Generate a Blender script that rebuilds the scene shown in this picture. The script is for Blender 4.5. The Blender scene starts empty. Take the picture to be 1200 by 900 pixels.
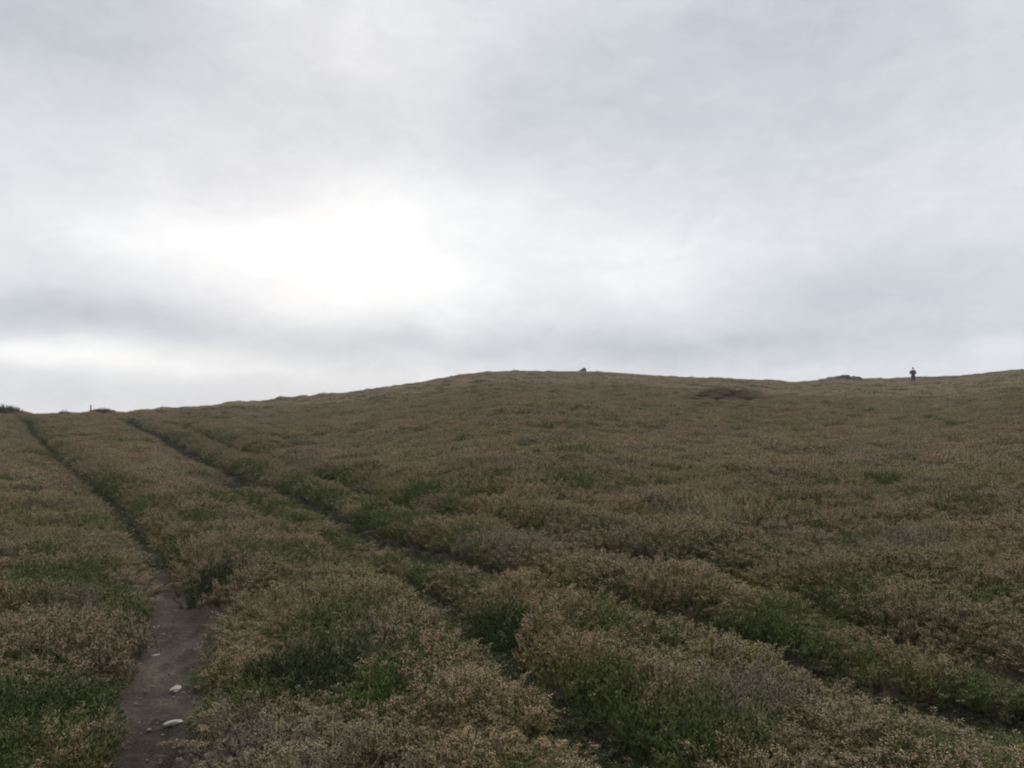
import bpy, bmesh, math, random
import numpy as np

random.seed(7)
rng = np.random.default_rng(11)
R2 = math.radians
scene = bpy.context.scene
col = scene.collection

# ------------------------------------------------------------------ noise
_perm = np.random.default_rng(3).random((256, 256))

def vnoise(x, y, seed=0):
    """smooth value noise, 0..1"""
    x = np.asarray(x, float) + seed * 17.31
    y = np.asarray(y, float) + seed * 9.73
    xi = np.floor(x).astype(int); yi = np.floor(y).astype(int)
    fx = x - xi; fy = y - yi
    fx = fx * fx * fx * (fx * (fx * 6 - 15) + 10); fy = fy * fy * fy * (fy * (fy * 6 - 15) + 10)
    g = lambda a, b: _perm[(a + 31 * seed) % 256, b % 256]
    return (g(xi, yi) * (1 - fx) + g(xi + 1, yi) * fx) * (1 - fy) + (g(xi, yi + 1) * (1 - fx) + g(xi + 1, yi + 1) * fx) * fy

def fbm(x, y, seed=0, octaves=3):
    a, s, t, f = 1.0, 0.0, 0.0, 1.0
    for k in range(octaves):
        s = s + a * vnoise(np.asarray(x) * f, np.asarray(y) * f, seed + k)
        t += a; a *= .5; f *= 2.03
    return s / t

def sstep(a, b, x):
    t = np.clip((x - a) / (b - a), 0, 1)
    return t * t * (3 - 2 * t)

# ------------------------------------------------------------------ the lie of the land
# Hill crest: bearing (deg, clockwise from the way the path climbs), rise (tangent of the elevation seen from the path), distance (m)
EYE = 1.62
CREST = np.array([
    (-180, -.030, 90), (-110, -.020, 80), (-60, .000, 62), (-40, .010, 58), (-32.5, .0140, 57), (-31.6, .0126, 57), (-29.8, .0130, 57),
    (-27.5, .0145, 59), (-25.5, .0155, 60), (-23, .0195, 64), (-20.4, .0235, 72), (-17.7, .0296, 84), (-14.9, .0333, 94), (-12.0, .0392, 105),
    (-9.0, .0471, 118), (-6.1, .0548, 130), (-3.6, .0634, 139), (-2.4, .0666, 142), (0, .0679, 146), (4.8, .0675, 150), (7.3, .0655, 148),
    (10.8, .0604, 140), (14.9, .0565, 130), (17.7, .0535, 134), (19.9, .0506, 138), (23.8, .0536, 144), (26.5, .0536, 148), (29.4, .0546, 150),
    (30.4, .0556, 150), (31.3, .0588, 150), (32.5, .0600, 150), (36, .061, 148), (50, .058, 140), (90, .040, 110), (140, -.010, 95), (180, -.030, 90)])

def rolls(x, y):
    r = np.hypot(x, y)
    f = sstep(6, 40, r)
    return f * ((fbm(x / 9.0, y / 9.0, 5) - .5) * .42 + (fbm(x / 26.0, y / 26.0, 9) - .5) * 1.3) + sstep(2.5, 8, r) * (fbm(x / 2.6, y / 2.6, 2, 2) - .5) * .05

_az = np.linspace(-180, 180, 1441)
_Rc = np.interp(_az, CREST[:, 0], CREST[:, 2])
_te = np.interp(_az, CREST[:, 0], CREST[:, 1])

def fall(r, Rc):
    q = np.maximum(0, r - .78 * Rc)
    w = .42 * Rc
    qq = np.minimum(q, w)
    return .16 / (2 * w) * qq * qq + .16 * np.maximum(0, q - w)

def _solve():
    t = np.linspace(.45, 1.5, 160)
    rr = _Rc[:, None] * t[None, :]
    a = np.radians(_az)[:, None]
    z = rolls(rr * np.sin(a), rr * np.cos(a)) - fall(rr, _Rc[:, None]) + .20 - EYE
    s = _te - (z / rr).max(1)
    k = np.exp(-.5 * (np.arange(-16, 17) / 4.0) ** 2); k /= k.sum()
    return np.convolve(np.pad(s, 16, mode='wrap'), k, mode='valid')
_s = _solve()

# trodden lines through the heather, in metres (x, y); filled in further down
TRACKS = {}
TRACKS['path'] = [(-1.45, 3.11, 0.25), (-1.61, 3.52, 0.25), (-1.73, 3.94, 0.25), (-1.95, 4.50, 0.25), (-2.15, 5.07, 0.25), (-2.41, 5.93, 0.28), (-2.90, 6.85, 0.15), (-3.50, 7.97, 0.14), (-4.28, 9.24, 0.11), (-5.88, 11.87, 0.12), (-8.23, 15.42, 0.14), (-10.94, 19.51, 0.15), (-15.07, 25.87, 0.17), (-20.87, 34.85, 0.19), (-26.11, 42.74, 0.23)]
TRACKS['groove'] = [(-18.64, 39.24, 0.28), (-13.85, 30.75, 0.28), (-10.05, 23.72, 0.24), (-6.36, 17.18, 0.24), (-4.41, 13.92, 0.23), (-3.35, 12.22, 0.22), (-2.45, 10.58, 0.21), (-1.73, 9.10, 0.21), (-1.21, 8.21, 0.22), (-0.68, 7.20, 0.20), (-0.28, 6.59, 0.18), (0.13, 6.13, 0.17), (0.49, 5.85, 0.17), (0.82, 5.59, 0.20), (1.12, 5.34, 0.22), (1.36, 4.98, 0.24), (1.57, 4.69, 0.22), (1.76, 4.44, 0.22), (1.92, 4.17, 0.23), (2.12, 3.99, 0.22), (2.28, 3.65, 0.22), (2.47, 3.39, 0.22)]
TRACKS['upper_line'] = [(-14.93, 35.64, 0.17), (-8.94, 24.12, 0.17), (-6.05, 19.07, 0.14), (-3.62, 14.88, 0.14), (-2.13, 11.86, 0.13), (-1.12, 9.66, 0.14), (-0.35, 8.38, 0.11), (0.31, 7.31, 0.11), (0.72, 6.83, 0.14), (1.24, 6.55, 0.14), (1.64, 6.25, 0.13), (2.01, 5.81, 0.13), (2.20, 5.26, 0.14), (2.31, 4.81, 0.17), (2.51, 4.54, 0.15), (2.71, 4.18, 0.15)]
TRACKS['lower_line'] = [(-5.08, 14.24, 0.10), (-3.81, 11.64, 0.12), (-2.82, 9.91, 0.12), (-2.00, 8.65, 0.12), (-1.43, 7.56, 0.10), (-0.90, 6.59, 0.13), (-0.48, 5.76, 0.13), (-0.21, 4.98, 0.17), (-0.05, 4.54, 0.18), (0.13, 4.08, 0.14), (0.31, 3.70, 0.16), (0.43, 3.42, 0.14), (0.54, 3.06, 0.12)]
BUMPS = []   # (x, y, rx, ry, height)
BUMPS += [(42.7, 104, 3.3, 3.3, .62), (10.2, 37.9, 2.0, .75, .5), (-3.5, 6.5, .0001, .0001, 0)]

def base_z(x, y):
    x = np.asarray(x, float); y = np.asarray(y, float)
    r = np.hypot(x, y)
    az = np.degrees(np.arctan2(x, y))
    z = np.interp(az, _az, _s) * r - fall(r, np.interp(az, _az, _Rc)) + rolls(x, y)
    for bx, by, rx, ry, h in BUMPS:
        z = z + h * np.exp(-((x - bx) / rx) ** 2 - ((y - by) / ry) ** 2)
    return z

def track_dist(name, x, y):
    """distance to a track's centre line and the track's half width there"""
    P = np.array(TRACKS[name])
    best = np.full(np.shape(x), 1e9); hw = np.zeros(np.shape(x)); cr_ = np.zeros(np.shape(x))
    wob = (fbm(np.asarray(x) / .9, np.asarray(y) / .9, 21, 2) - .5) * .16
    for (x0, y0, w0), (x1, y1, w1) in zip(P[:-1], P[1:]):
        dx, dy = x1 - x0, y1 - y0
        t = np.clip(((x - x0) * dx + (y - y0) * dy) / (dx * dx + dy * dy), 0, 1)
        d = np.hypot(x - x0 - t * dx, y - y0 - t * dy)
        m = d < best
        best = np.where(m, d, best); hw = np.where(m, w0 + t * (w1 - w0), hw); cr_ = np.where(m, np.hypot(x0 + t * dx, y0 + t * dy), cr_)
    return np.abs(best + wob * np.minimum(1, hw / .15)), hw, cr_

def ground_z(x, y):
    z = base_z(x, y)
    for n in TRACKS:
        d, w, _ = track_dist(n, x, y)
        z = z - (.09 + .30 * np.minimum(w, .3)) * np.exp(-(d / (w + .12)) ** 2)
    return z

# ------------------------------------------------------------------ helpers
def tag(o, label=None, cat=None, group=None, kind=None):
    for k, v in (('label', label), ('category', cat), ('group', group), ('kind', kind)):
        if v: o[k] = v
    return o

def link(name, me, parent=None, mats=()):
    o = bpy.data.objects.new(name, me)
    for m in mats: me.materials.append(m)
    if parent is not None: o.parent = parent
    col.objects.link(o)
    return o

def np_mesh(name, V, F, mat_idx=None, smooth=False):
    """V (n,3), F (m,3) triangles or (m,4) quads"""
    me = bpy.data.meshes.new(name)
    V = np.asarray(V, np.float32); F = np.asarray(F, np.int32)
    k = F.shape[1]
    me.vertices.add(len(V)); me.vertices.foreach_set('co', V.ravel())
    me.loops.add(F.size); me.loops.foreach_set('vertex_index', F.ravel())
    me.polygons.add(len(F)); me.polygons.foreach_set('loop_start', np.arange(len(F), dtype=np.int32) * k)
    me.polygons.foreach_set('loop_total', np.full(len(F), k, np.int32))
    if mat_idx is not None: me.polygons.foreach_set('material_index', np.asarray(mat_idx, np.int32))
    if smooth: me.polygons.foreach_set('use_smooth', np.ones(len(F), bool))
    me.update(calc_edges=True)
    return me

class NT:
    """thin wrapper for building node trees"""
    def __init__(s, tree): s.t = tree; s.n = tree.nodes; s.l = tree.links
    def new(s, typ, **kw):
        n = s.n.new(typ)
        for k, v in kw.items(): setattr(n, k, v)
        return n
    def set(s, sock, v):
        if isinstance(v, bpy.types.NodeSocket): s.l.new(v, sock)
        else: sock.default_value = v
    def math(s, op, a, b=None, c=None):
        n = s.new('ShaderNodeMath', operation=op)
        s.set(n.inputs[0], a)
        if b is not None: s.set(n.inputs[1], b)
        if c is not None: s.set(n.inputs[2], c)
        return n.outputs[0]
    def mix(s, f, a, b, typ='RGBA', blend='MIX'):
        n = s.new('ShaderNodeMix', data_type=typ)
        if typ == 'RGBA': n.blend_type = blend
        i = {'RGBA': (0, 6, 7), 'FLOAT': (0, 2, 3)}[typ]
        for k, v in zip(i, (f, a, b)):
            if typ == 'RGBA' and k and not isinstance(v, bpy.types.NodeSocket): v = (*v, 1) if len(v) == 3 else v
            s.set(n.inputs[k], v)
        return n.outputs[2 if typ == 'RGBA' else 0]
    def noise(s, vec, scale, detail=3, rough=.55, dist=0.0):
        n = s.new('ShaderNodeTexNoise')
        if vec is not None: s.l.new(vec, n.inputs['Vector'])
        n.inputs['Scale'].default_value = scale; n.inputs['Detail'].default_value = detail
        n.inputs['Roughness'].default_value = rough; n.inputs['Distortion'].default_value = dist
        return n.outputs['Fac']
    def ramp(s, f, stops):
        n = s.new('ShaderNodeValToRGB'); s.set(n.inputs[0], f)
        e = n.color_ramp.elements
        while len(e) < len(stops): e.new(.5)
        for k, (p, c) in zip(e, stops): k.position = p; k.color = (*c, 1)
        return n.outputs[0]

def material(name):
    m = bpy.data.materials.new(name); m.use_nodes = True
    m.node_tree.nodes.clear()
    nt = NT(m.node_tree)
    out = nt.new('ShaderNodeOutputMaterial'); b = nt.new('ShaderNodeBsdfPrincipled')
    nt.l.new(b.outputs[0], out.inputs[0])
    b.inputs['Specular IOR Level'].default_value = .15
    b.inputs['Roughness'].default_value = .85
    return m, nt, b

def rough_mat(name, stops, scale, bump=.3, bscale=None, rough=.9, dist=.02):
    """object-space noise colour and bump"""
    m, nt, b = material(name)
    tc = nt.new('ShaderNodeTexCoord').outputs['Object']
    f = nt.noise(tc, scale, 6, .62)
    nt.l.new(nt.ramp(f, stops), b.inputs['Base Color'])
    b.inputs['Roughness'].default_value = rough
    bp = nt.new('ShaderNodeBump'); bp.inputs['Strength'].default_value = bump; bp.inputs['Distance'].default_value = dist
    nt.l.new(nt.noise(tc, bscale or scale * 3, 6, .65), bp.inputs['Height'])
    nt.l.new(bp.outputs[0], b.inputs['Normal'])
    return m

# ------------------------------------------------------------------ heather sprigs
STEM, LEAF, HEAD = 0, 1, 2

def spindles(base, axis, length, width, sides=3, belly=.45, spin=None):
    """slender bipyramids, vectorised: (n,3) base, (n,3) unit axis -> V, F"""
    n = len(base)
    axis = axis / np.linalg.norm(axis, axis=1, keepdims=True)
    ref = np.where(np.abs(axis[:, 2:3]) < .9, np.array([[0, 0, 1.]]), np.array([[1., 0, 0]]))
    u = np.cross(axis, ref); u /= np.linalg.norm(u, axis=1, keepdims=True)
    v = np.cross(axis, u)
    spin = rng.random(n) * 6.28 if spin is None else spin
    V = np.empty((n, sides + 2, 3))
    V[:, 0] = base
    V[:, 1] = base + axis * length[:, None]
    for k in range(sides):
        a = spin + 2 * math.pi * k / sides
        V[:, 2 + k] = base + axis * (length * belly)[:, None] + (u * np.cos(a)[:, None] + v * np.sin(a)[:, None]) * (width * .5)[:, None]
    f = []
    for k in range(sides):
        k2 = (k + 1) % sides
        f += [(0, 2 + k2, 2 + k), (1, 2 + k, 2 + k2)]
    F = (np.arange(n) * (sides + 2))[:, None, None] + np.array(f)[None]
    return V.reshape(-1, 3), F.reshape(-1, 3)

def sprigs(radius, height, n, shoots, florets, sw, fw, sl=.045, spread=.55, dome=.45, bare=.12, stem_w=.003, top=.24, uneven=(.72, 1.12), flower_share=1.0):
    """A tuft of upright heather stems. Returns {part: (V, F, rnd per face)}"""
    a = rng.random(n) * 6.283; q = np.sqrt(rng.random(n))
    p0 = np.stack([np.cos(a) * q * radius * .8, np.sin(a) * q * radius * .8, np.full(n, -.03)], 1)
    lean = spread * (.25 + q) * (.4 + .9 * rng.random(n))
    a2 = a + rng.normal(0, .5, n)
    L = height * (1 - dome * q * q) * rng.uniform(*uneven, n)
    d0 = np.stack([np.cos(a2) * lean, np.sin(a2) * lean, np.ones(n)], 1); d0 /= np.linalg.norm(d0, axis=1, keepdims=True)
    bend = np.stack([np.cos(a2), np.sin(a2), np.zeros(n)], 1) * rng.normal(-.05, .12, n)[:, None]

    def at(i, t):
        return p0[i] + d0[i] * (L[i] * t)[:, None] + bend[i] * (L[i] * t * t)[:, None]
    out = {STEM: [], LEAF: [], HEAD: []}
    sr = rng.random(n)
    i = np.arange(n)
    # stems in two pieces that follow the bend
    for t0, t1, w in ((0, .55, stem_w), (.5, 1.0, stem_w * .7)):
        A = at(i, np.full(n, t0)); B = at(i, np.full(n, t1))
        out[STEM].append((*spindles(A, B - A, np.linalg.norm(B - A, axis=1) * 1.03, np.full(n, w), 3, .3), np.repeat(sr, 6)))
    # leafy side shoots
    m = n * shoots
    i = np.repeat(np.arange(n), shoots)
    t = bare + (1.0 - bare) * rng.random(m) ** .8
    ph = rng.random(m) * 6.283
    out_dir = np.stack([np.cos(ph), np.sin(ph), np.zeros(m)], 1)
    ax = d0[i] * rng.uniform(.7, 1.3, m)[:, None] + out_dir * rng.uniform(.25, .8, m)[:, None]
    ln = sl * rng.uniform(.6, 1.3, m)
    out[LEAF].append((*spindles(at(i, t), ax, ln, sw * rng.uniform(.7, 1.3, m), 3), np.repeat(np.clip(sr[i] * .5 + rng.random(m) * .5, 0, 1), 6)))
    # flower heads along the top of the flowering stems
    fl = np.arange(n)[rng.random(n) < flower_share]
    if len(fl) and florets:
        m = len(fl) * florets
        i = np.repeat(fl, florets)
        t = 1.04 - top * rng.random(m) ** 1.1
        ph = rng.random(m) * 6.283
        od = np.stack([np.cos(ph), np.sin(ph), np.zeros(m)], 1)
        off = od * (rng.random(m) ** .7 * min(.017, sl * .4))[:, None]
        ax = od * .8 + d0[i] * rng.uniform(.2, 1.4, m)[:, None]
        out[HEAD].append((*spindles(at(i, t) + off, ax, fw * rng.uniform(1.1, 2.1, m), fw * rng.uniform(.7, 1.1, m), 3, .55),
                          np.repeat(np.clip(sr[i] * .6 + rng.random(m) * .4, 0, 1), 6)))
    res = {}
    for k, parts in out.items():
        if not parts: continue
        Vs, Fs, Rs, o = [], [], [], 0
        for V, F, r in parts:
            Vs.append(V); Fs.append(F + o); Rs.append(r); o += len(V)
        res[k] = (np.concatenate(Vs), np.concatenate(Fs), np.concatenate(Rs))
    return res

def face_attr(me, name, val):
    at = me.attributes.new(name, 'FLOAT', 'FACE'); at.data.foreach_set('value', np.asarray(val, np.float32))

def plant_mat(name, colour=None, attr=None, var=(.72, 1.28), trans=.25):
    m, nt, b = material(name)
    if attr:
        a = nt.new('ShaderNodeAttribute', attribute_type='INSTANCER', attribute_name=attr); c = a.outputs['Color']
    else:
        r = nt.new('ShaderNodeRGB'); r.outputs[0].default_value = (*colour, 1); c = r.outputs[0]
    f = nt.new('ShaderNodeAttribute', attribute_type='GEOMETRY', attribute_name='rnd').outputs['Fac']
    mr = nt.new('ShaderNodeMapRange'); nt.l.new(f, mr.inputs[0]); mr.inputs[3].default_value = var[0]; mr.inputs[4].default_value = var[1]
    vm = nt.new('ShaderNodeVectorMath', operation='SCALE'); nt.l.new(c, vm.inputs[0]); nt.l.new(mr.outputs[0], vm.inputs['Scale'])
    nt.l.new(vm.outputs[0], b.inputs['Base Color'])
    if trans:
        tr = nt.new('ShaderNodeBsdfTranslucent'); nt.l.new(vm.outputs[0], tr.inputs[0])
        mx = nt.new('ShaderNodeMixShader'); mx.inputs[0].default_value = trans
        nt.l.new(b.outputs[0], mx.inputs[1]); nt.l.new(tr.outputs[0], mx.inputs[2])
        nt.l.new(mx.outputs[0], nt.n['Material Output'].inputs[0])
    return m

M_STEM = plant_mat('heather_wood', (.075, .055, .042), trans=0)
M_LEAF = plant_mat('heather_leaf', attr='leafcol')
M_HEAD = plant_mat('heather_flower', attr='headcol')

def merged_tuft(name, parts):
    Vs, Fs, Rs, Ms, o = [], [], [], [], 0
    for k, (V, F, r) in parts.items():
        Vs.append(V); Fs.append(F + o); Rs.append(r); Ms.append(np.full(len(F), k)); o += len(V)
    me = np_mesh(name, np.concatenate(Vs), np.concatenate(Fs), np.concatenate(Ms))
    face_attr(me, 'rnd', np.concatenate(Rs))
    for m in (M_STEM, M_LEAF, M_HEAD): me.materials.append(m)
    return me

# tufts by distance (near, middle, far) and by character (flowering, leafy, greyish), three of each
TUFT = bpy.data.collections.new('heather_tufts')
variant_of = {}
def add_tuft(key, parts):
    variant_of.setdefault(key, []).append(len(TUFT.objects))
    o = bpy.data.objects.new('heather_tuft_%03d' % len(TUFT.objects), merged_tuft('heather_tuft', parts))
    TUFT.objects.link(o)
for v in range(4):
    add_tuft(('near', 0), sprigs(.092, .27, 26, 15, 14, .0048, .0070, sl=.036, top=.18, uneven=(.45, 1.2), flower_share=.60))
    add_tuft(('near', 1), sprigs(.092, .26, 29, 19, 10, .0050, .0055, sl=.036, top=.15, uneven=(.5, 1.18), flower_share=.13))
    add_tuft(('near', 2), sprigs(.092, .27, 27, 13, 12, .0046, .0054, sl=.036, top=.2, uneven=(.5, 1.18), flower_share=.55))
for v in range(4):
    add_tuft(('mid', 0), sprigs(.22, .26, 95, 6, 7, .0080, .0110, sl=.045))
    add_tuft(('mid', 1), sprigs(.22, .25, 100, 8, 6, .0084, .0095, sl=.045, flower_share=.22))
    add_tuft(('mid', 2), sprigs(.22, .26, 95, 6, 6, .0076, .0095, sl=.045, flower_share=.75))
for v in range(4):
    add_tuft(('far', 0), sprigs(.66, .28, 260, 3, 4, .024, .030, sl=.08, dome=.3, stem_w=.004))
    add_tuft(('far', 1), sprigs(.66, .27, 260, 4, 3, .026, .026, sl=.08, dome=.3, stem_w=.004, flower_share=.22))
    add_tuft(('far', 2), sprigs(.66, .28, 260, 3, 4, .023, .027, sl=.08, dome=.3, stem_w=.004, flower_share=.75))

# green cushions in the heather: (x, y, rx, ry, strength)
GREEN = []
GREEN += [(10.0, 37.2, 2.4, 1.1, -.5), (-3.75, 6.45, .55, .36, .4), (2.56, 7.1, .5, .35, .3), (2.0, 4.15, .3, .25, .3), (.42, 3.95, .2, .2, .2), (-.8, 6.5, .4, .3, .28), (-2.3, 3.6, .4, .5, .3), (-.9, 4.3, .45, .4, .28), (-.6, 3.5, .3, .3, .2), (5.2, 9.5, .7, .4, .25), (1.0, 9.8, .6, .4, .2), (-.3, 4.9, .3, .4, .25)]
CLEAR = []      # (x, y, r) spots kept free for the single plants and stones
CLEAR += [(-2.36, 6.62, .24), (-2.35, 4.05, .31), (-.60, 4.02, .18), (-1.14, 4.42, .28), (-.02, 5.02, .2), (.34, 5.42, .14)] + [(8.5 + .45 * k, 36.9 + .22 * math.sin(k * 2.1), .27 + .12 * math.sin(k * 1.7)) for k in range(8)] + [(42.7 + d, 102.4, .5) for d in (-2.9, -1.9, -.9, .1, .9, 1.7, 2.7)]

def jitter_grid(step, r0, r1, half_deg):
    n = int(r1 / step) + 2
    g = np.arange(-n, n + 1) * step
    X, Y = np.meshgrid(g, g)
    X = X.ravel() + rng.uniform(-.5, .5, X.size) * step; Y = Y.ravel() + rng.uniform(-.5, .5, Y.size) * step
    r = np.hypot(X, Y); az = np.degrees(np.arctan2(X, Y))
    k = (r >= r0) & (r < r1) & (np.abs(az) < half_deg)
    Rc = np.interp(az, _az, _Rc)
    k &= r < Rc * 1.22 + 6
    return X[k], Y[k]

PTS = []
def scatter(lod, X, Y, part='field'):
    r = np.hypot(X, Y)
    keep = np.ones(len(X), bool)
    H = .36 + .56 * sstep(.25, .75, fbm(X / .36, Y / .30, 31, 2)) + .22 * fbm(X / 1.3, Y / 1.0, 37, 2)
    edge = np.zeros(len(X)); trod = np.zeros(len(X)); close = np.full(len(X), 9.0)
    if lod != 'near': H = H + {'mid': .34, 'far': .42}[lod] * (sstep(.3, .7, fbm(X / {'mid': .8, 'far': 1.7}[lod], Y / {'mid': .6, 'far': 1.2}[lod], 41, 2)) - .5)
    if lod != 'near':                               # hollows between the tussocks
        hol = sstep(.53, .63, fbm(X / 1.0, Y / .75, 43, 3)) * sstep(13, 22, r); H = H * (1 - .62 * hol); edge = hol * .18
    if lod == 'far': H = H + .10 + .35 * sstep(.72, .9, vnoise(X / 1.3, Y / 1.3, 39)) + np.minimum(rng.exponential(.10, len(X)), .6)
    for n in TRACKS:
        d, w, rc = track_dist(n, X, Y)
        main = n in ('path', 'groove')
        near_bank = r < rc                          # trampled lower on the side one walks past
        inside = d < w + (.03 if n == 'path' else 0)
        bare = (n == 'path') & (r < 8.6)
        if lod == 'near': keep &= ~((d < w + np.where(n == 'path', rng.uniform(-.07, .05, len(X)), 0)) & (bare | ((n == 'upper_line') & (d < w * .8))))
        else: keep &= d > .62                       # the banks get the finer tufts
        if part == 'banks': close = np.minimum(close, d)
        # the trodden lines hold stunted green growth, coloured darker to deepen the grooves' shade
        H = np.where(inside & ~bare, H * (.24 if main else .30), H * np.where(near_bank, 1 - (.55 if main else .42) * np.exp(-np.maximum(0, d - w) / .25), 1 + (.18 if main else .06) * np.exp(-np.maximum(0, d - w) / .3)))
        trod = np.where(inside & ~bare, 1.0, trod)
        edge = np.maximum(edge, np.where(near_bank, .25, 1.0) * np.exp(-np.maximum(0, d - w) / .26) * {'path': .8, 'groove': 1.0}.get(n, .85))
    for cx, cy, cr in CLEAR: keep &= np.hypot(X - cx, Y - cy) > cr
    keep &= r > .9
    if part == 'banks': keep &= close < .66
    # character
    gf = fbm(X / .62, Y / .5, 51, 3) * .84 + fbm(X / 4, Y / 4, 55, 2) * .16 + .17 * edge + .02 * (1 - sstep(4, 9, r)) + rng.normal(0, .07, len(X))
    for gx, gy, rx, ry, s in GREEN:
        e = np.exp(-(((X - gx) / rx) ** 2 + ((Y - gy) / ry) ** 2) ** 2)
        gf = gf + s * e; H *= 1 - .25 * e * (s > .25)
    df = fbm(X / 1.1, Y / 1.1, 61, 3) + rng.normal(0, .04, len(X))
    kind = np.where((gf > np.where(r < 9, .655, .655)) | (trod > 0), 1, np.where(df > .69, 2, 0))
    pick = rng.integers(0, 4, len(X))
    vi = np.array([[variant_of[(lod, k)][p] for p in range(4)] for k in range(3)])
    var = vi[kind, pick]
    # colours of the leaves and of the withered flowers, patch by patch
    h1 = fbm(X / 1.3, Y / 1.3, 71, 3)[:, None] + rng.normal(0, .05, (len(X), 1)); h2 = fbm(X / 7, Y / 7, 75, 3)[:, None]; h3 = fbm(X / .8, Y / .8, 77, 2)[:, None]
    C = lambda *c: np.array(c)[None, :]
    h1r = fbm(X / .7, Y / .6, 79, 3)[:, None]
    head = C(*COL['ochre']) * (1 - sstep(.42, .62, h1)) + C(*COL['pink']) * sstep(.42, .62, h1)
    head = head + (C(*COL['grey']) - head) * sstep(.56, .76, h1r) * .45
    head = head + (C(*COL['rust']) - head) * sstep(.70, .80, h3) * .35
    leaf = C(*COL['green']) + (C(*COL['olive']) - C(*COL['green'])) * sstep(.35, .65, h3)
    leaf = leaf + (C(*COL['brown']) - leaf) * sstep(.44, .66, h1r) * .7
    leaf = np.where((kind == 2)[:, None], leaf * .4 + C(*COL['greyleaf']) * .6, leaf)
    fresh = (sstep(.62, .80, gf) * (1 - trod))[:, None]
    leaf = np.where((trod > 0)[:, None], C(.045, .056, .028), leaf)  # darkened leaf colour stands in for shade down in the grooves
    leaf = leaf + (C(*COL['fresh']) - leaf) * np.where((kind == 1)[:, None], .25 + .75 * fresh, 0)
    z = ground_z(X, Y)
    s = {'near': 1.0, 'mid': 1.0, 'far': 1.0}[lod] * rng.uniform(.88, 1.14, len(X))
    S = np.stack([s, s, H], 1)
    rot = np.stack([rng.normal(0, .08, len(X)), rng.normal(0, .08, len(X)), rng.random(len(X)) * 6.283], 1)
    PTS.append([a[keep] for a in (np.stack([X, Y, z], 1), var, S, rot, leaf, head)])

COL = dict(ochre=(.365, .292, .175), pink=(.425, .305, .215), grey=(.33, .285, .225), rust=(.48, .29, .18),
           green=(.070, .090, .030), olive=(.170, .153, .056), brown=(.180, .140, .082), greyleaf=(.18, .165, .13), fresh=(.074, .102, .028))

scatter('near', *jitter_grid(.094, 0, 13, 50))
scatter('near', *jitter_grid(.12, 13, 52, 44), part='banks')
scatter('mid', *jitter_grid(.205, 13, 52, 46))
scatter('far', *jitter_grid(.56, 52, 190, 42))
xb, yb = jitter_grid(.62, 2.0, 44, 181)
ab = np.abs(np.degrees(np.arctan2(xb, yb))); kb = ab > 51
scatter('far', xb[kb], yb[kb])
P, var, S, rot, leafc, headc = [np.concatenate(a) for a in zip(*PTS)]
print('heather tufts', len(P))

me = bpy.data.meshes.new('heather')
me.vertices.add(len(P)); me.vertices.foreach_set('co', P.astype(np.float32).ravel())
def pattr(name, typ, data, key):
    me.attributes.new(name, typ, 'POINT').data.foreach_set(key, np.ascontiguousarray(data).ravel())
pattr('variant', 'INT', var.astype(np.int32), 'value')
pattr('scl', 'FLOAT_VECTOR', S.astype(np.float32), 'vector')
pattr('rot', 'FLOAT_VECTOR', rot.astype(np.float32), 'vector')
one = np.ones((len(P), 1))
pattr('leafcol', 'FLOAT_COLOR', np.hstack([leafc, one]).astype(np.float32), 'color')
pattr('headcol', 'FLOAT_COLOR', np.hstack([headc, one]).astype(np.float32), 'color')
me.update()
heather = link('heather', me)
tag(heather, 'brown and green withered heather covering the whole hillside', 'heather', kind='stuff')

def instance_tree(name, coll):
    ng = bpy.data.node_groups.new(name, 'GeometryNodeTree')
    ng.interface.new_socket('Geometry', in_out='INPUT', socket_type='NodeSocketGeometry')
    ng.interface.new_socket('Geometry', in_out='OUTPUT', socket_type='NodeSocketGeometry')
    N = ng.nodes; Lk = ng.links
    gi = N.new('NodeGroupInput'); go = N.new('NodeGroupOutput')
    ip = N.new('GeometryNodeInstanceOnPoints'); ci = N.new('GeometryNodeCollectionInfo')
    ci.inputs['Collection'].default_value = coll
    ci.inputs['Separate Children'].default_value = True; ci.inputs['Reset Children'].default_value = True
    def named(nm, dt):
        n = N.new('GeometryNodeInputNamedAttribute'); n.data_type = dt; n.inputs['Name'].default_value = nm
        return n.outputs['Attribute']
    Lk.new(gi.outputs[0], ip.inputs['Points']); Lk.new(ci.outputs[0], ip.inputs['Instance'])
    ip.inputs['Pick Instance'].default_value = True
    Lk.new(named('variant', 'INT'), ip.inputs['Instance Index'])
    Lk.new(named('rot', 'FLOAT_VECTOR'), ip.inputs['Rotation'])
    Lk.new(named('scl', 'FLOAT_VECTOR'), ip.inputs['Scale'])
    Lk.new(ip.outputs[0], go.inputs[0])
    return ng
heather.modifiers.new('tufts', 'NODES').node_group = instance_tree('heather_tufts', TUFT)

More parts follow.
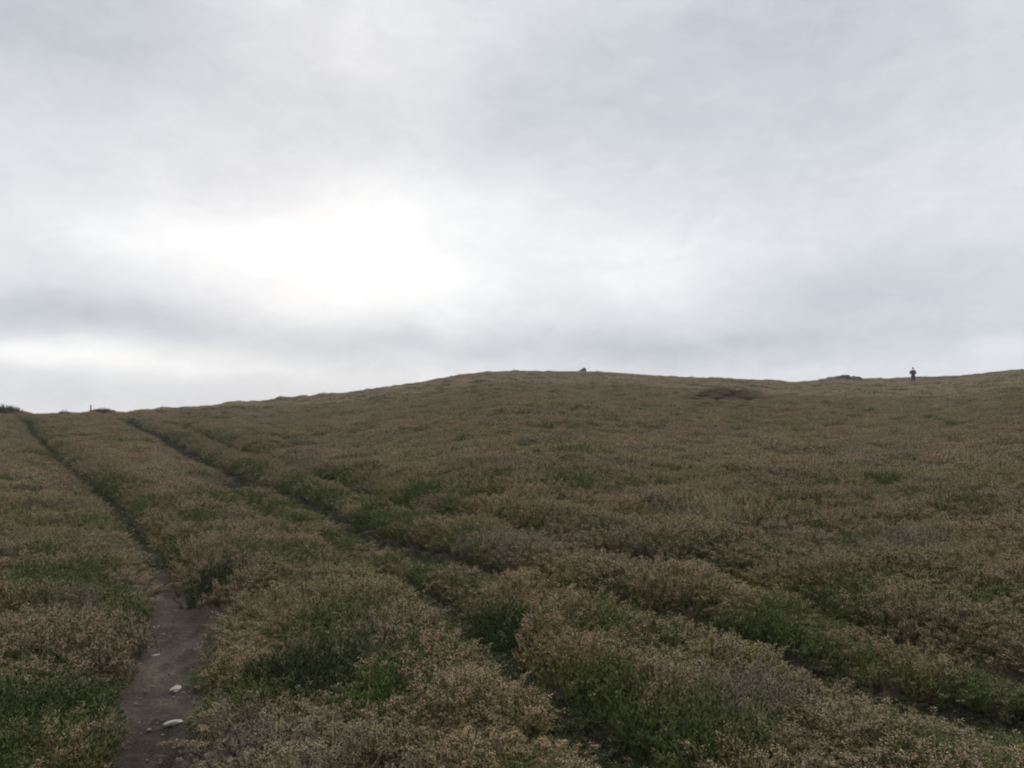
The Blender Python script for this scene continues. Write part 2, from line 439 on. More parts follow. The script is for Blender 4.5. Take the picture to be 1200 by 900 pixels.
# ------------------------------------------------------------------ ground and path
def polar_ground():
    az = np.concatenate([np.linspace(-180, -60, 100, endpoint=False), np.linspace(-60, 60, 480, endpoint=False), np.linspace(60, 180, 100, endpoint=False)])
    rr = [0.25]
    while rr[-1] < 620: rr.append(rr[-1] * 1.016 + .004)
    rr = np.array(rr)
    A, Rr = np.meshgrid(np.radians(az), rr)
    X = Rr * np.sin(A); Y = Rr * np.cos(A)
    z = ground_z(X, Y)
    z = np.where(z < -15, -15 - 20 * np.tanh((-15 - z) / 20), z)
    V = np.stack([X, Y, z], -1).reshape(-1, 3)
    V = np.vstack([V, [[0, 0, float(ground_z(np.array([0.]), np.array([0.]))[0])]]])
    n = len(az); m = len(rr)
    i, j = np.meshgrid(np.arange(n), np.arange(m - 1)); i = i.ravel(); j = j.ravel(); i2 = (i + 1) % n
    q = np.stack([j * n + i, (j + 1) * n + i, (j + 1) * n + i2, j * n + i2], 1)
    T = np.concatenate([q[:, [0, 2, 1]], q[:, [0, 3, 2]]])
    k = np.arange(n); c = np.stack([np.full(n, m * n), k, (k + 1) % n], 1)[:, [0, 2, 1]]
    return np_mesh('ground', V, np.concatenate([T, c]), smooth=True)
def dirt(name, stops, big, fine, bump, dist):
    m, nt, b = material(name)
    tc = nt.new('ShaderNodeTexCoord').outputs['Object']
    f = nt.mix(.45, nt.noise(tc, big, 4, .6), nt.noise(tc, fine, 5, .7), 'FLOAT')
    nt.l.new(nt.ramp(f, stops), b.inputs['Base Color'])
    b.inputs['Roughness'].default_value = .95
    bp = nt.new('ShaderNodeBump'); bp.inputs['Strength'].default_value = bump; bp.inputs['Distance'].default_value = dist
    nt.l.new(nt.noise(tc, fine * 1.4, 8, .7), bp.inputs['Height']); nt.l.new(bp.outputs[0], b.inputs['Normal'])
    return m
M_GROUND = dirt('peat_and_litter', [(.3, (.022, .017, .012)), (.5, (.042, .032, .021)), (.68, (.075, .058, .038))], 1.6, 26, .8, .03)
tag(link('ground', polar_ground(), mats=[M_GROUND]), kind='structure')

M_PATH = dirt('trodden_earth', [(.36, (.026, .021, .016)), (.46, (.066, .053, .041)), (.55, (.105, .086, .066)), (.67, (.21, .175, .13))], 2.6, 70, 1.0, .05)
def path_lumps(X, Y):
    return .006 + .09 * np.maximum(0, fbm(X / .09, Y / .09, 81, 3) - .42) + .14 * np.maximum(0, fbm(X / .33, Y / .33, 83, 2) - .5)
def path_mesh():
    Pp = np.array(TRACKS['path'])
    t = np.linspace(0, 1, len(Pp))
    seg = np.concatenate([[0], np.cumsum(np.hypot(*np.diff(Pp[:, :2], axis=0).T))])
    s = np.arange(0, 6.3, .03)
    cx = np.interp(s, seg, Pp[:, 0]); cy = np.interp(s, seg, Pp[:, 1]); w = np.interp(s, seg, Pp[:, 2])
    k = np.ones(15) / 15
    sm = lambda a: np.convolve(np.pad(a, 7, mode='edge'), k, mode='valid')
    cx, cy, w = sm(cx), sm(cy), sm(w)
    tx = np.gradient(cx); ty = np.gradient(cy); l = np.hypot(tx, ty); nx, ny = -ty / l, tx / l
    u = np.linspace(-1, 1, 27)
    X = cx[:, None] + nx[:, None] * u * (w[:, None] + .16); Y = cy[:, None] + ny[:, None] * u * (w[:, None] + .16)
    Z = ground_z(X, Y) + path_lumps(X, Y)
    Z = np.where(np.abs(u)[None] > .93, Z - .03, Z)
    n = len(u); i, j = np.meshgrid(np.arange(n - 1), np.arange(len(s) - 1)); i = i.ravel(); j = j.ravel()
    F = np.stack([j * n + i, j * n + i + 1, (j + 1) * n + i + 1, (j + 1) * n + i], 1)[:, ::-1]
    return np_mesh('path', np.stack([X, Y, Z], -1).reshape(-1, 3), F, smooth=True)
if 'path' in TRACKS:
    tag(link('path', path_mesh(), mats=[M_PATH]), kind='structure')

# ------------------------------------------------------------------ single plants
def gz(x, y): return float(ground_z(np.array([x]), np.array([y]))[0])

def plant(name, label, cat, x, y, tufts, leaf, head, wood=(.07, .052, .04), group=None, sink=.02):
    """an Empty with foliage, flower heads and stems; tufts = [(dx, dy, sprigs dict)]"""
    e = bpy.data.objects.new(name, None); col.objects.link(e); e.location = (x, y, gz(x, y) - sink); e.empty_display_size = .2
    tag(e, label, cat, group)
    for k, pn, c in ((LEAF, 'foliage', leaf), (HEAD, 'flower_heads', head), (STEM, 'stems', wood)):
        Vs, Fs, Rs, o = [], [], [], 0
        for dx, dy, sp in tufts:
            if k not in sp: continue
            V, F, r = sp[k]; V = V + np.array([dx, dy, gz(x + dx, y + dy) - gz(x, y)])
            Vs.append(V); Fs.append(F + o); Rs.append(r); o += len(V)
        if not Vs: continue
        me = np_mesh(pn, np.concatenate(Vs), np.concatenate(Fs)); face_attr(me, 'rnd', np.concatenate(Rs))
        o_ = link(pn, me, e, [plant_mat(name + '_' + pn, c, trans=0 if k == STEM else .25)])
        if k == HEAD: o_['kind'] = 'stuff'
    return e

def cushion(R, H, n, share, step=.095, sw=.0050, fw=.0058, sh=15, fl=12):
    out = []
    g = np.arange(-R, R + .01, step)
    for a in g:
        for b in g:
            dx, dy = a + rng.normal(0, .02), b + rng.normal(0, .02); q = math.hypot(dx, dy) / R
            if q > 1.02: continue
            out.append((dx, dy, sprigs(.095, .85 * H * (1.05 - .45 * q * q) * rng.uniform(.85, 1.12), n, sh, fl, sw, fw, sl=.036, top=.18, uneven=(.5, 1.18), flower_share=share)))
    return out
DEEP, BRIGHT, OLIVE = (.034, .052, .016), (.060, .098, .016), (.075, .075, .028)
TAN, PINK = (.29, .225, .145), (.36, .23, .15)
plant('heather_bush', 'rounded dark green heather bush crowding the path where it narrows', 'heather bush', -2.36, 6.62, cushion(.24, .36, 30, .12), DEEP, TAN, group='green heather bushes beside the paths')
plant('heather_bush', 'wide green bush dotted with pale buds at the near left edge of the path', 'heather bush', -2.35, 4.05, cushion(.34, .28, 30, .2), (.04, .066, .016), (.27, .235, .15), group='green heather bushes beside the paths')
plant('heather_bush', 'bright grass-green low bush in the brown heather, near the bottom edge', 'heather bush', -.60, 4.02, cushion(.20, .28, 30, .10), BRIGHT, TAN, group='green heather bushes beside the paths')
plant('heather_bush', 'large blackish green bush just right of the two pale stones on the path', 'heather bush', -1.14, 4.42, cushion(.30, .31, 30, .15), (.030, .047, .014), TAN, group='green heather bushes beside the paths')
plant('heather_bush', 'upright dark green bush standing at the bend of the lower trodden line', 'heather bush', -.02, 5.02, cushion(.22, .31, 32, .10), (.036, .060, .016), TAN, group='green heather bushes beside the paths')
plant('heather_bush', 'small bush with dense pinkish brown withered flower heads in mid slope', 'heather bush', .34, 5.42, cushion(.14, .27, 28, .9, fl=14), OLIVE, (.40, .25, .16), group='green heather bushes beside the paths')

def big(R, H, n, share): return [(0, 0, sprigs(R, H, n, 9, 5, .026, .024, sl=.09, spread=.5, dome=.5, stem_w=.009, flower_share=share))] + \
    [(R * .55 * math.cos(a), R * .55 * math.sin(a), sprigs(R * .6, H * rng.uniform(.6, .9), n // 2, 9, 5, .026, .024, sl=.09, spread=.5, dome=.5, stem_w=.009, flower_share=share)) for a in (0.4, 1.9, 3.6, 5.0)]
plant('shrub', 'brown rounded shrub on the skyline at the top of the dirt path', 'shrub', -28.35, 44.9, big(.75, .80, 320, .4), (.07, .055, .03), (.17, .11, .08), group='shrubs on the skyline')
plant('shrub', 'small wispy grey shrub alone on the low skyline, between path and post', 'shrub', -25.6, 46.0, big(.3, .45, 120, .2), (.09, .092, .075), (.2, .18, .16), group='shrubs on the skyline')
plant('shrub', 'flat-topped olive shrub on the skyline next to the thin post', 'shrub', -24.1, 47.4, big(.6, .56, 300, .25), (.06, .06, .03), (.18, .14, .10), group='shrubs on the skyline')

# ------------------------------------------------------------------ stones
def rock_mesh(name, sx, sy, sz, seed, rough=.34, cuts=14, sub=4):
    r_ = np.random.default_rng(seed)
    bm = bmesh.new(); bmesh.ops.create_icosphere(bm, subdivisions=sub, radius=1.0)
    N = r_.normal(size=(cuts, 3)); N /= np.linalg.norm(N, axis=1, keepdims=True); D = r_.uniform(.45, .85, cuts)
    for v_ in bm.verts:
        p = np.array(v_.co)
        for n_, d_ in zip(N, D):
            e = p @ n_ - d_
            if e > 0: p = p - n_ * e * .93
        f = rough * (fbm(np.array([p[0] * 2.1 + 5]), np.array([p[1] * 2.1 + p[2] * 1.7 + 5]), seed % 20, 4)[0] - .5)
        v_.co = p * (1 + f) * np.array([sx, sy, sz])
    me = bpy.data.meshes.new(name); bm.to_mesh(me); bm.free()
    me.polygons.foreach_set('use_smooth', [True] * len(me.polygons))
    return me
M_PALE = rough_mat('pale_quartz', [(.3, (.14, .125, .10)), (.5, (.27, .245, .205)), (.75, (.36, .335, .29))], 30, .5, 90, dist=.003)
M_GREY = rough_mat('lichened_rock', [(.3, (.03, .028, .028)), (.5, (.055, .05, .05)), (.72, (.12, .11, .10))], 3.0, .7, 14, dist=.04)
def stone(name, label, cat, x, y, size, seed, mat, rz=0, sink=.25, group=None, tilt=0, on_path=False):
    lift = float(path_lumps(np.array([x]), np.array([y]))[0]) if on_path else 0
    o = link(name, rock_mesh(name, *size, seed), mats=[mat])
    o.location = (x, y, gz(x, y) + size[2] * (1 - sink) * .8 + lift); o.rotation_euler = (tilt, R2(random.uniform(-6, 6)), rz)
    return tag(o, label, cat, group)
stone('stone', 'flat elongated pale stone lying on the bare path, nearer of the two bright stones', 'stone', -1.73, 4.19, (.056, .034, .021), 4, M_PALE, .35, group='stones on the dirt path', on_path=True)
stone('stone', 'small angular whitish stone at the right rim of the path under the heather', 'stone', -1.955, 4.76, (.034, .030, .022), 9, M_PALE, 1.1, group='stones on the dirt path', on_path=True)
stone('stone', 'thin pale sliver of stone in the middle of the path, farthest up', 'stone', -2.30, 5.27, (.040, .013, .010), 15, M_PALE, .6, group='stones on the dirt path', on_path=True)
b = stone('boulder', 'dark boulder with a stepped outline on top of the central hill', 'boulder', 10.9, 123.5, (.68, .5, .62), 21, M_GREY, .2, sink=.15)
stone('boulder', 'very small dark boulder just right of the larger one on the central hilltop', 'boulder', 12.85, 121, (.34, .3, .40), 33, M_GREY, .9, sink=.1)

oc = bpy.data.objects.new('rock_outcrop', None); col.objects.link(oc); oc.location = (42.7, 102.6, gz(42.7, 102.6))
tag(oc, 'low dark rock outcrop breaking the skyline left of the walking person', 'rock outcrop')
for i, (dx, dy, s) in enumerate([(-2.9, .2, (.8, .6, .22)), (-1.9, -.1, (.7, .6, .30)), (-.9, .1, (.7, .6, .34)), (-.05, .2, (.8, .7, .42)), (.9, 0, (.7, .6, .36)), (1.7, .15, (.8, .5, .33)), (2.7, .1, (.8, .5, .24)), (-.5, -.6, (.6, .4, .22)), (1.2, -.5, (.5, .4, .2))]):
    o = link('rock', rock_mesh('rock', *s, 40 + i, sub=3), oc, [M_GREY]); x_, y_ = 42.7 + dx, 102.6 + dy
    o.location = (dx, dy, gz(x_, y_) - gz(42.7, 102.6) + s[2] * .72); o.rotation_euler = (0, 0, i * 1.3)

# crumbs of earth and grit on the path: too many to count
def litter():   # snapped heather twigs lying on the trodden earth
    Pp = np.array(TRACKS['path'])[:9]; n = 260
    s = rng.random(n) * (len(Pp) - 1); i = s.astype(int); t = s - i
    c0 = Pp[i] * (1 - t)[:, None] + Pp[np.minimum(i + 1, len(Pp) - 1)] * t[:, None]
    x = c0[:, 0] + np.clip(rng.normal(0, .75, n), -1.2, 1.2) * c0[:, 2]; y = c0[:, 1] + rng.normal(0, .1, n); a = rng.random(n) * 6.283
    V, F = spindles(np.stack([x, y, ground_z(x, y) + path_lumps(x, y) + .004], 1), np.stack([np.cos(a), np.sin(a), rng.normal(0, .12, n)], 1), rng.uniform(.015, .075, n), rng.uniform(.002, .005, n), 3)
    me = np_mesh('litter', V, F); face_attr(me, 'rnd', np.repeat(rng.random(n), 6)); return me
tag(link('litter', litter(), mats=[plant_mat('dead_twigs', (.17, .135, .095), var=(.4, 1.6), trans=0)]), 'dead heather twigs strewn on the bare path', 'litter', kind='stuff')

def grit():
    Pp = np.array(TRACKS['path'])[:9]; n = 380
    s = rng.random(n) * (len(Pp) - 1); i = s.astype(int); t = s - i
    c0 = Pp[i] * (1 - t)[:, None] + Pp[np.minimum(i + 1, len(Pp) - 1)] * t[:, None]
    x = c0[:, 0] + rng.normal(0, .5, n) * c0[:, 2]; y = c0[:, 1] + rng.normal(0, .1, n)
    z = ground_z(x, y) + path_lumps(x, y) - .010
    bm = bmesh.new()
    for k in range(n):
        r = bmesh.ops.create_icosphere(bm, subdivisions=1, radius=1)
        q = .004 + .010 * rng.random() ** 3; sc_ = rng.uniform(.6, 1.3, 3) * q; sc_[2] *= .6
        for v_ in r['verts']: v_.co = (x[k] + v_.co.x * sc_[0], y[k] + v_.co.y * sc_[1], z[k] + .012 + v_.co.z * sc_[2])
    me = bpy.data.meshes.new('grit'); bm.to_mesh(me); bm.free(); return me
tag(link('grit', grit(), mats=[rough_mat('grit', [(.35, (.06, .05, .04)), (.6, (.15, .125, .1)), (.8, (.28, .25, .2))], 9, .3, 60)]), 'loose grit and crumbs of earth on the path', 'grit', kind='stuff')

# ------------------------------------------------------------------ bleached grass stalks
def stalks():
    B, A, Ln, W = [], [], [], []
    def add(x, y, n, sp, h, w, lean=.25):
        xs = x + rng.normal(0, sp, n); ys = y + rng.normal(0, sp, n)
        B.append(np.stack([xs, ys, ground_z(xs, ys)], 1)); A.append(np.stack([rng.normal(0, lean, n), rng.normal(0, lean, n), np.ones(n)], 1))
        Ln.append(h * rng.uniform(.6, 1.15, n)); W.append(np.full(n, w))
    for k in range(46):   # along the right shoulder of the central hill
        a = R2(rng.uniform(5.8, 11.5)); Rk = np.interp(math.degrees(a), _az, _Rc) * rng.uniform(.9, 1.02); add(Rk * math.sin(a), Rk * math.cos(a), 7, .25, .62, .02)
    for k in range(30):   # on the left ridge
        a = R2(rng.uniform(-25, -13)); Rk = np.interp(math.degrees(a), _az, _Rc) * rng.uniform(.72, .98); add(Rk * math.sin(a), Rk * math.cos(a), 6, .3, .5, .010)
    for a_ in (20.9, 21.8): add(110 * math.sin(R2(a_)), 110 * math.cos(R2(a_)), 4, .12, 1.15, .03, .08)
    for k in range(190):  # a few here and there in the heather
        a = R2(rng.uniform(-36, 36)); q = 3.4 + 40 * rng.random() ** 1.6; xs_, ys_ = q * math.sin(a), q * math.cos(a)
        if min(float(track_dist(n_, np.array([xs_]), np.array([ys_]))[0][0]) for n_ in TRACKS) > .5: add(xs_, ys_, 4, .10, .36, .0020 + q * .00012, .35)
    add(2.11, 8.5, 160, .28, .42, .004, .6)
    V, F = spindles(np.concatenate(B), np.concatenate(A), np.concatenate(Ln), np.concatenate(W), 3, .3)
    me = np_mesh('dry_grass', V, F); face_attr(me, 'rnd', np.repeat(rng.random(len(V) // 5), 6)); return me
tag(link('dry_grass', stalks(), mats=[plant_mat('bleached_grass', (.30, .25, .16))]), 'thin bleached grass stalks scattered through the heather', 'dry grass', kind='stuff')

# ------------------------------------------------------------------ post on the left ridge
def post_mesh():
    bm = bmesh.new(); n = 8; rings = [(-.35, .046), (.0, .044), (.4, .042), (.80, .040), (.83, .032), (.84, .0)]
    prev = None
    for z, r in rings:
        ring = [bm.verts.new((r * math.cos(2 * math.pi * k / n) * (1 + .05 * math.sin(3 * k)), r * math.sin(2 * math.pi * k / n), z + (.012 * math.cos(2 * math.pi * k / n) if z > .79 else 0))) for k in range(n)] if r else [bm.verts.new((0, 0, z))]
        if prev:
            for k in range(n):
                if len(ring) == 1: bm.faces.new((prev[k], prev[(k + 1) % n], ring[0]))
                else: bm.faces.new((prev[k], prev[(k + 1) % n], ring[(k + 1) % n], ring[k]))
        prev = ring
    me = bpy.data.meshes.new('wooden_post'); bm.to_mesh(me); bm.free(); return me
po = link('wooden_post', post_mesh(), mats=[rough_mat('weathered_wood', [(.3, (.13, .13, .13)), (.7, (.24, .24, .25))], 9, .5)])
px_, py_ = -25.6, 48.9
po.location = (px_, py_, gz(px_, py_) - .02); po.rotation_euler = (R2(1.0), R2(-1.2), .4)
tag(po, 'thin grey wooden post standing upright on the left skyline', 'post')

# ------------------------------------------------------------------ the walker
def skin_mesh(name, chains, mat, parent=None, sub=2):
    """chains: [[(x, y, z, rx, ry), ...], ...]; a point given again joins the chains"""
    idx, co_, rad, ed = {}, [], [], []
    for ch in chains:
        last = None
        for x, y, z, rx, ry in ch:
            k = (round(x, 4), round(y, 4), round(z, 4))
            if k not in idx: idx[k] = len(co_); co_.append((x, y, z)); rad.append((rx, ry))
            if last is not None and last != idx[k]: ed.append((last, idx[k]))
            last = idx[k]
    me = bpy.data.meshes.new(name); me.from_pydata(co_, ed, [])
    o = link(name, me, parent, [mat])
    o.modifiers.new('skin', 'SKIN').use_smooth_shade = True
    for v_, r in zip(me.skin_vertices[0].data, rad): v_.radius = r
    # one root per connected chain
    seen = set(); adj = {i: set() for i in range(len(co_))}
    for a, b in ed: adj[a].add(b); adj[b].add(a)
    for i in range(len(co_)):
        if i in seen: continue
        me.skin_vertices[0].data[i].use_root = True; st = [i]
        while st:
            q = st.pop()
            if q in seen: continue
            seen.add(q); st += adj[q]
    m = o.modifiers.new('sub', 'SUBSURF'); m.levels = sub; m.render_levels = sub
    return o
def cloth(name, c): return rough_mat(name, [(.3, tuple(.75 * q for q in c)), (.7, tuple(1.15 * q for q in c))], 14, .3, 40)
M_SKIN = cloth('skin', (.42, .27, .20)); M_JKT = cloth('navy_jacket', (.022, .024, .038)); M_TRS = cloth('dark_trousers', (.020, .022, .018))
M_HAIR = cloth('dark_hair', (.03, .022, .018)); M_BOOT = cloth('boots', (.03, .024, .02))
# modelled facing -y, turned away from the viewer below; stride: his right foot forward; elbows bent, hands held before the waist
pel = (0, 0, .95, .145, .11)
hipR, hipL = (-.095, -.01, .88, .095, .10), (.095, .01, .88, .095, .10)
knR, knL = (-.115, -.12, .49, .062, .062), (.10, .015, .48, .062, .062)
anR, anL = (-.115, -.10, .10, .042, .042), (.10, .17, .11, .042, .042)
toR, toL = (-.125, -.27, .035, .04, .03), (.11, .01, .03, .04, .03)
ches, neck, shc = (0, -.005, 1.28, .18, .125), (0, -.01, 1.49, .058, .058), (0, 0, 1.41, .13, .09)
shR, shL = (-.19, 0, 1.41, .062, .062), (.19, 0, 1.41, .062, .062)
elR, elL = (-.25, .05, 1.14, .05, .05), (.31, .04, 1.16, .05, .05)
wrR, wrL = (-.22, -.20, 1.10, .029, .029), (.13, -.20, 1.12, .029, .029)
paR, paL = (-.165, -.27, 1.10, .036, .022), (.08, -.27, 1.12, .036, .022)
hd = [(0, -.02, 1.56, .062, .066), (0, -.035, 1.63, .076, .09), (0, -.03, 1.70, .078, .094), (0, -.02, 1.765, .05, .06)]
def fingers(pa, s):
    out = []
    for k, (dz, ln) in enumerate([(.028, .068), (.010, .076), (-.009, .070), (-.026, .056)]):
        x, y, z = pa[0], pa[1], pa[2] + dz
        out.append([(x + s * .012, y - .022, z, .0095, .0095), (x + s * (.03), y - .022 - ln * .4, z - .004, .009, .009), (x + s * .055, y - .022 - ln * .55, z - .008, .0085, .0085), (x + s * .066, y - .022 - ln * .35, z - .012, .0075, .0075)])
    out.append([(pa[0] + s * .004, pa[1] + .01, pa[2] + .026, .011, .011), (pa[0] + s * .02, pa[1] - .02, pa[2] + .052, .010, .010), (pa[0] + s * .042, pa[1] - .04, pa[2] + .058, .0085, .0085)])
    return out
body = [[pel, ches, shc, neck] + hd, [pel, hipR, knR, anR, toR], [pel, hipL, knL, anL, toL], [shc, shR, elR, wrR, paR], [shc, shL, elL, wrL, paL],
        [(0, -.118, 1.67, .012, .012), (0, -.135, 1.645, .015, .014), (0, -.118, 1.635, .012, .010)], [(.078, -.02, 1.67, .010, .018), (.084, -.012, 1.645, .008, .014)], [(-.078, -.02, 1.67, .010, .018), (-.084, -.012, 1.645, .008, .014)]]
person = skin_mesh('person', body + fingers(paR, 1) + fingers(paL, -1), M_SKIN)
g = lambda p, k: (p[0], p[1], p[2], p[3] + k, p[4] + k)
mid = lambda a, b, t: tuple(a[i] + (b[i] - a[i]) * t for i in range(5))
skin_mesh('jacket', [[(0, 0, .86, .185, .15), g(pel, .035), g(ches, .035), g(shc, .03), (0, -.008, 1.475, .08, .08)], [g(shc, .03), g(shR, .03), g(elR, .026), g(mid(elR, wrR, .92), .022)], [g(shc, .03), g(shL, .03), g(elL, .026), g(mid(elL, wrL, .92), .022)]], M_JKT, person)
skin_mesh('trousers', [[(0, 0, .96, .155, .12), g(hipR, .018), g(knR, .022), g(mid(knR, anR, .95), .026)], [(0, 0, .96, .155, .12), g(hipL, .018), g(knL, .022), g(mid(knL, anL, .95), .026)]], M_TRS, person)
skin_mesh('hair', [[(0, .045, 1.60, .05, .04), (0, .035, 1.68, .075, .065), (0, .005, 1.755, .075, .085), (0, -.06, 1.765, .06, .04)]], M_HAIR, person)
for an, to in ((anR, toR), (anL, toL)):
    skin_mesh('boot', [[(an[0], an[1] + .01, an[2] + .08, .058, .058), (an[0], an[1] + .01, an[2] - .05, .055, .05), (to[0], to[1] + .03, to[2] + .012, .05, .042), (to[0], to[1] - .02, to[2] + .008, .042, .032)]], M_BOOT, person)
PX, PY = 43.4, 86.8
person.location = (PX, PY, gz(PX, PY) + .02); person.rotation_euler = (0, 0, R2(160)); person.scale = (1.03, 1.03, 1.03)
tag(person, 'distant person in dark jacket and trousers walking along the hill crest, elbows bent', 'person')


# ------------------------------------------------------------------ sky and sun
SUN_EL, SUN_AZ = 26, -14
world = bpy.data.worlds.new('World'); scene.world = world; world.use_nodes = True
w = NT(world.node_tree); w.n.clear()
out = w.new('ShaderNodeOutputWorld')
sky = w.new('ShaderNodeTexSky', sky_type='NISHITA')
sky.sun_disc = False; sky.sun_elevation = R2(SUN_EL); sky.sun_rotation = R2(SUN_AZ); sky.air_density = 1.0; sky.dust_density = 2.0
bg_sky = w.new('ShaderNodeBackground'); bg_sky.inputs[1].default_value = .1
w.l.new(sky.outputs[0], bg_sky.inputs[0])
tc = w.new('ShaderNodeTexCoord').outputs['Generated']
sep = w.new('ShaderNodeSeparateXYZ'); w.l.new(tc, sep.inputs[0])
az0 = w.math('MULTIPLY', w.math('ARCTAN2', sep.outputs[0], sep.outputs[1]), 57.2958)
el0 = w.math('MULTIPLY', w.math('ARCSINE', sep.outputs[2]), 57.2958)
# drifting cloud edges: bend the bearings with noise laid over the cloud layer
cv = w.new('ShaderNodeCombineXYZ')
w.set(cv.inputs[0], w.math('MULTIPLY', az0, .062)); w.set(cv.inputs[1], w.math('MULTIPLY', el0, .105)); cv.inputs[2].default_value = 3.7
n1 = w.noise(cv.outputs[0], 1.6, 6, .55)
mp = w.new('ShaderNodeMapping'); w.l.new(cv.outputs[0], mp.inputs[0]); mp.inputs['Location'].default_value = (5.2, 1.3, 8.1)
n2 = w.noise(mp.outputs[0], 1.5, 6, .55)
n3 = w.noise(mp.outputs[0], 3.4, 8, .6, .5)
n4 = w.noise(cv.outputs[0], 6.5, 8, .62, .8)
az = w.math('ADD', az0, w.math('MULTIPLY', w.math('SUBTRACT', n1, .5), 11.0))
el = w.math('ADD', el0, w.math('MULTIPLY', w.math('SUBTRACT', n2, .5), 3.6))
LOBES = [  # bearing, elevation, spread of each (deg), brightness
    (-13, 10.6, 8, 3.6, .17), (-7, 10.2, 7, 2.2, .10), (10, 11.8, 8, 2.0, .07), (-10, 15.5, 5, 3, .05), (-22, 12.3, 9, 2.2, .14), (-1, 15.3, 8, 3.0, .12), (8, 12, 9, 3, .05), (-9, 14, 4, 3.5, .08),
    (-27, 7.0, 11, 1.7, -.20), (-12, 6.0, 7, 1.2, -.09), (-30, 4.3, 8, .9, .20), (-19, 3.6, 6, .5, .07), (6, 5.4, 24, 1.5, -.15), (-22, 1.8, 18, 1.2, -.10), (-28, 25, 13, 6, -.22), (-13, 20, 8, 4, -.11),
    (3, 22, 9, 7, -.13), (20, 26, 12, 6, -.15), (31, 15, 6, 4, .03), (24, 8.6, 11, 2.8, -.13), (22, 19, 14, 5, -.05), (32, 4.6, 4, .8, .08),
    (11, 9.8, 6, 1.3, .09), (14, 5.0, 12, 1.3, -.05)]
L = None
for a, e, sa, se, amp in LOBES:
    qa = w.math('POWER', w.math('ABSOLUTE', w.math('DIVIDE', w.math('SUBTRACT', az, a), sa)), 2.0)
    qe = w.math('POWER', w.math('ABSOLUTE', w.math('DIVIDE', w.math('SUBTRACT', el, e), se)), 2.0)
    g = w.math('MULTIPLY', w.math('EXPONENT', w.math('MULTIPLY', w.math('ADD', qa, qe), -1.0)), amp)
    L = g if L is None else w.math('ADD', L, g)
# the overcast is thinner round the sun and thicker behind the walker
fwd = w.math('MULTIPLY_ADD', sep.outputs[1], .5, .5)
base = w.math('MULTIPLY_ADD', w.math('SMOOTH_MIN', fwd, .92, .1), .38, .43)
L = w.math('ADD', L, base)
up = w.new('ShaderNodeMapRange', interpolation_type='SMOOTHSTEP'); w.l.new(el0, up.inputs[0])
up.inputs[1].default_value = 31; up.inputs[2].default_value = 75; up.inputs[3].default_value = 0; up.inputs[4].default_value = 2.2
L = w.math('ADD', L, up.outputs[0])   # an overcast sky is brightest overhead
L = w.math('ADD', L, w.math('MULTIPLY', w.math('SUBTRACT', n3, .5), .16))
L = w.math('ADD', L, w.math('MULTIPLY', w.math('SUBTRACT', n4, .5), .10))
L = w.math('MAXIMUM', L, .05)
tint = w.ramp(w.math('MULTIPLY_ADD', L, 1.4, -.55), [(0, (.88, .972, 1.115)), (.30, (.925, .983, 1.078)), (.52, (.962, .990, 1.040)), (.85, (1, 1, 1.0))])
hue = w.mix(w.noise(mp.outputs[0], 1.1, 2, .5), (.982, 1.008, 1.010), (1.015, .995, 1.0))
vm = w.new('ShaderNodeVectorMath', operation='MULTIPLY'); w.l.new(tint, vm.inputs[0]); w.l.new(hue, vm.inputs[1])
vs = w.new('ShaderNodeVectorMath', operation='SCALE'); w.l.new(vm.outputs[0], vs.inputs[0]); w.l.new(L, vs.inputs['Scale'])
bg_cl = w.new('ShaderNodeBackground'); w.l.new(vs.outputs[0], bg_cl.inputs[0]); bg_cl.inputs[1].default_value = 1.0
mx = w.new('ShaderNodeMixShader'); mx.inputs[0].default_value = .96
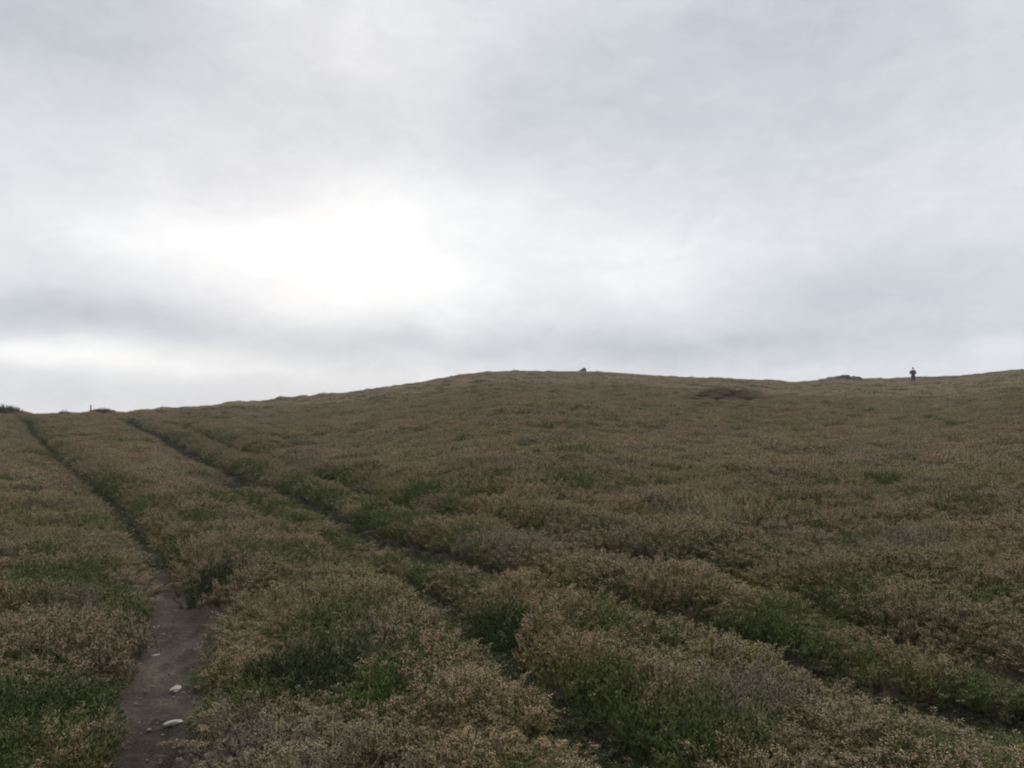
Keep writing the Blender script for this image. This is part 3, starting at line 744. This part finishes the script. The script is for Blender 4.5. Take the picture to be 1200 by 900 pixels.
w.l.new(bg_sky.outputs[0], mx.inputs[1]); w.l.new(bg_cl.outputs[0], mx.inputs[2]); w.l.new(mx.outputs[0], out.inputs[0])
world.cycles.sampling_method = 'MANUAL'; world.cycles.sample_map_resolution = 512

sd = bpy.data.lights.new('sun', 'SUN'); sd.energy = 1.2; sd.angle = R2(25); sd.color = (1, .96, .9)
so = bpy.data.objects.new('sun', sd); col.objects.link(so)
so.location = (-20, 60, 60); so.rotation_euler = (R2(90 - SUN_EL), 0, R2(180 - SUN_AZ))

# ------------------------------------------------------------------ thin moorland haze
def haze():
    bm = bmesh.new(); bmesh.ops.create_cube(bm, size=1)
    bmesh.ops.scale(bm, vec=(1300, 1300, 140), verts=bm.verts); bmesh.ops.translate(bm, vec=(0, 0, HAZE_TOP - 70), verts=bm.verts)
    me = bpy.data.meshes.new('haze'); bm.to_mesh(me); bm.free()
    m = bpy.data.materials.new('haze'); m.use_nodes = True; nt = NT(m.node_tree); nt.n.clear()
    o = nt.new('ShaderNodeOutputMaterial'); p = nt.new('ShaderNodeVolumePrincipled')
    p.inputs['Color'].default_value = (.93, .95, 1, 1); p.inputs['Density'].default_value = .0006; p.inputs['Anisotropy'].default_value = .2
    nt.l.new(p.outputs[0], o.inputs['Volume'])
    return tag(link('haze', me, mats=[m]), 'thin pale haze over the moor', 'haze', kind='stuff')
HAZE_TOP = 14
haze()

# ------------------------------------------------------------------ camera
cam = bpy.data.cameras.new('camera'); cam.sensor_width = 36; cam.lens = 28.26; cam.clip_start = .05; cam.clip_end = 3000
co = bpy.data.objects.new('camera', cam); col.objects.link(co)
co.location = (0, 0, EYE); co.rotation_euler = (R2(90 + 3.04), 0, 0)
scene.camera = co

v = scene.view_settings; v.view_transform = 'Standard'; v.look = 'None'; v.exposure = 0; v.gamma = 1; v.use_curve_mapping = False
c = scene.cycles; c.max_bounces = 5; c.diffuse_bounces = 3; c.glossy_bounces = 1; c.transmission_bounces = 2; c.volume_bounces = 1
c.filter_width = 2.0
c.use_denoising = True; c.denoiser = 'OPENIMAGEDENOISE'
scene.render.use_persistent_data = False
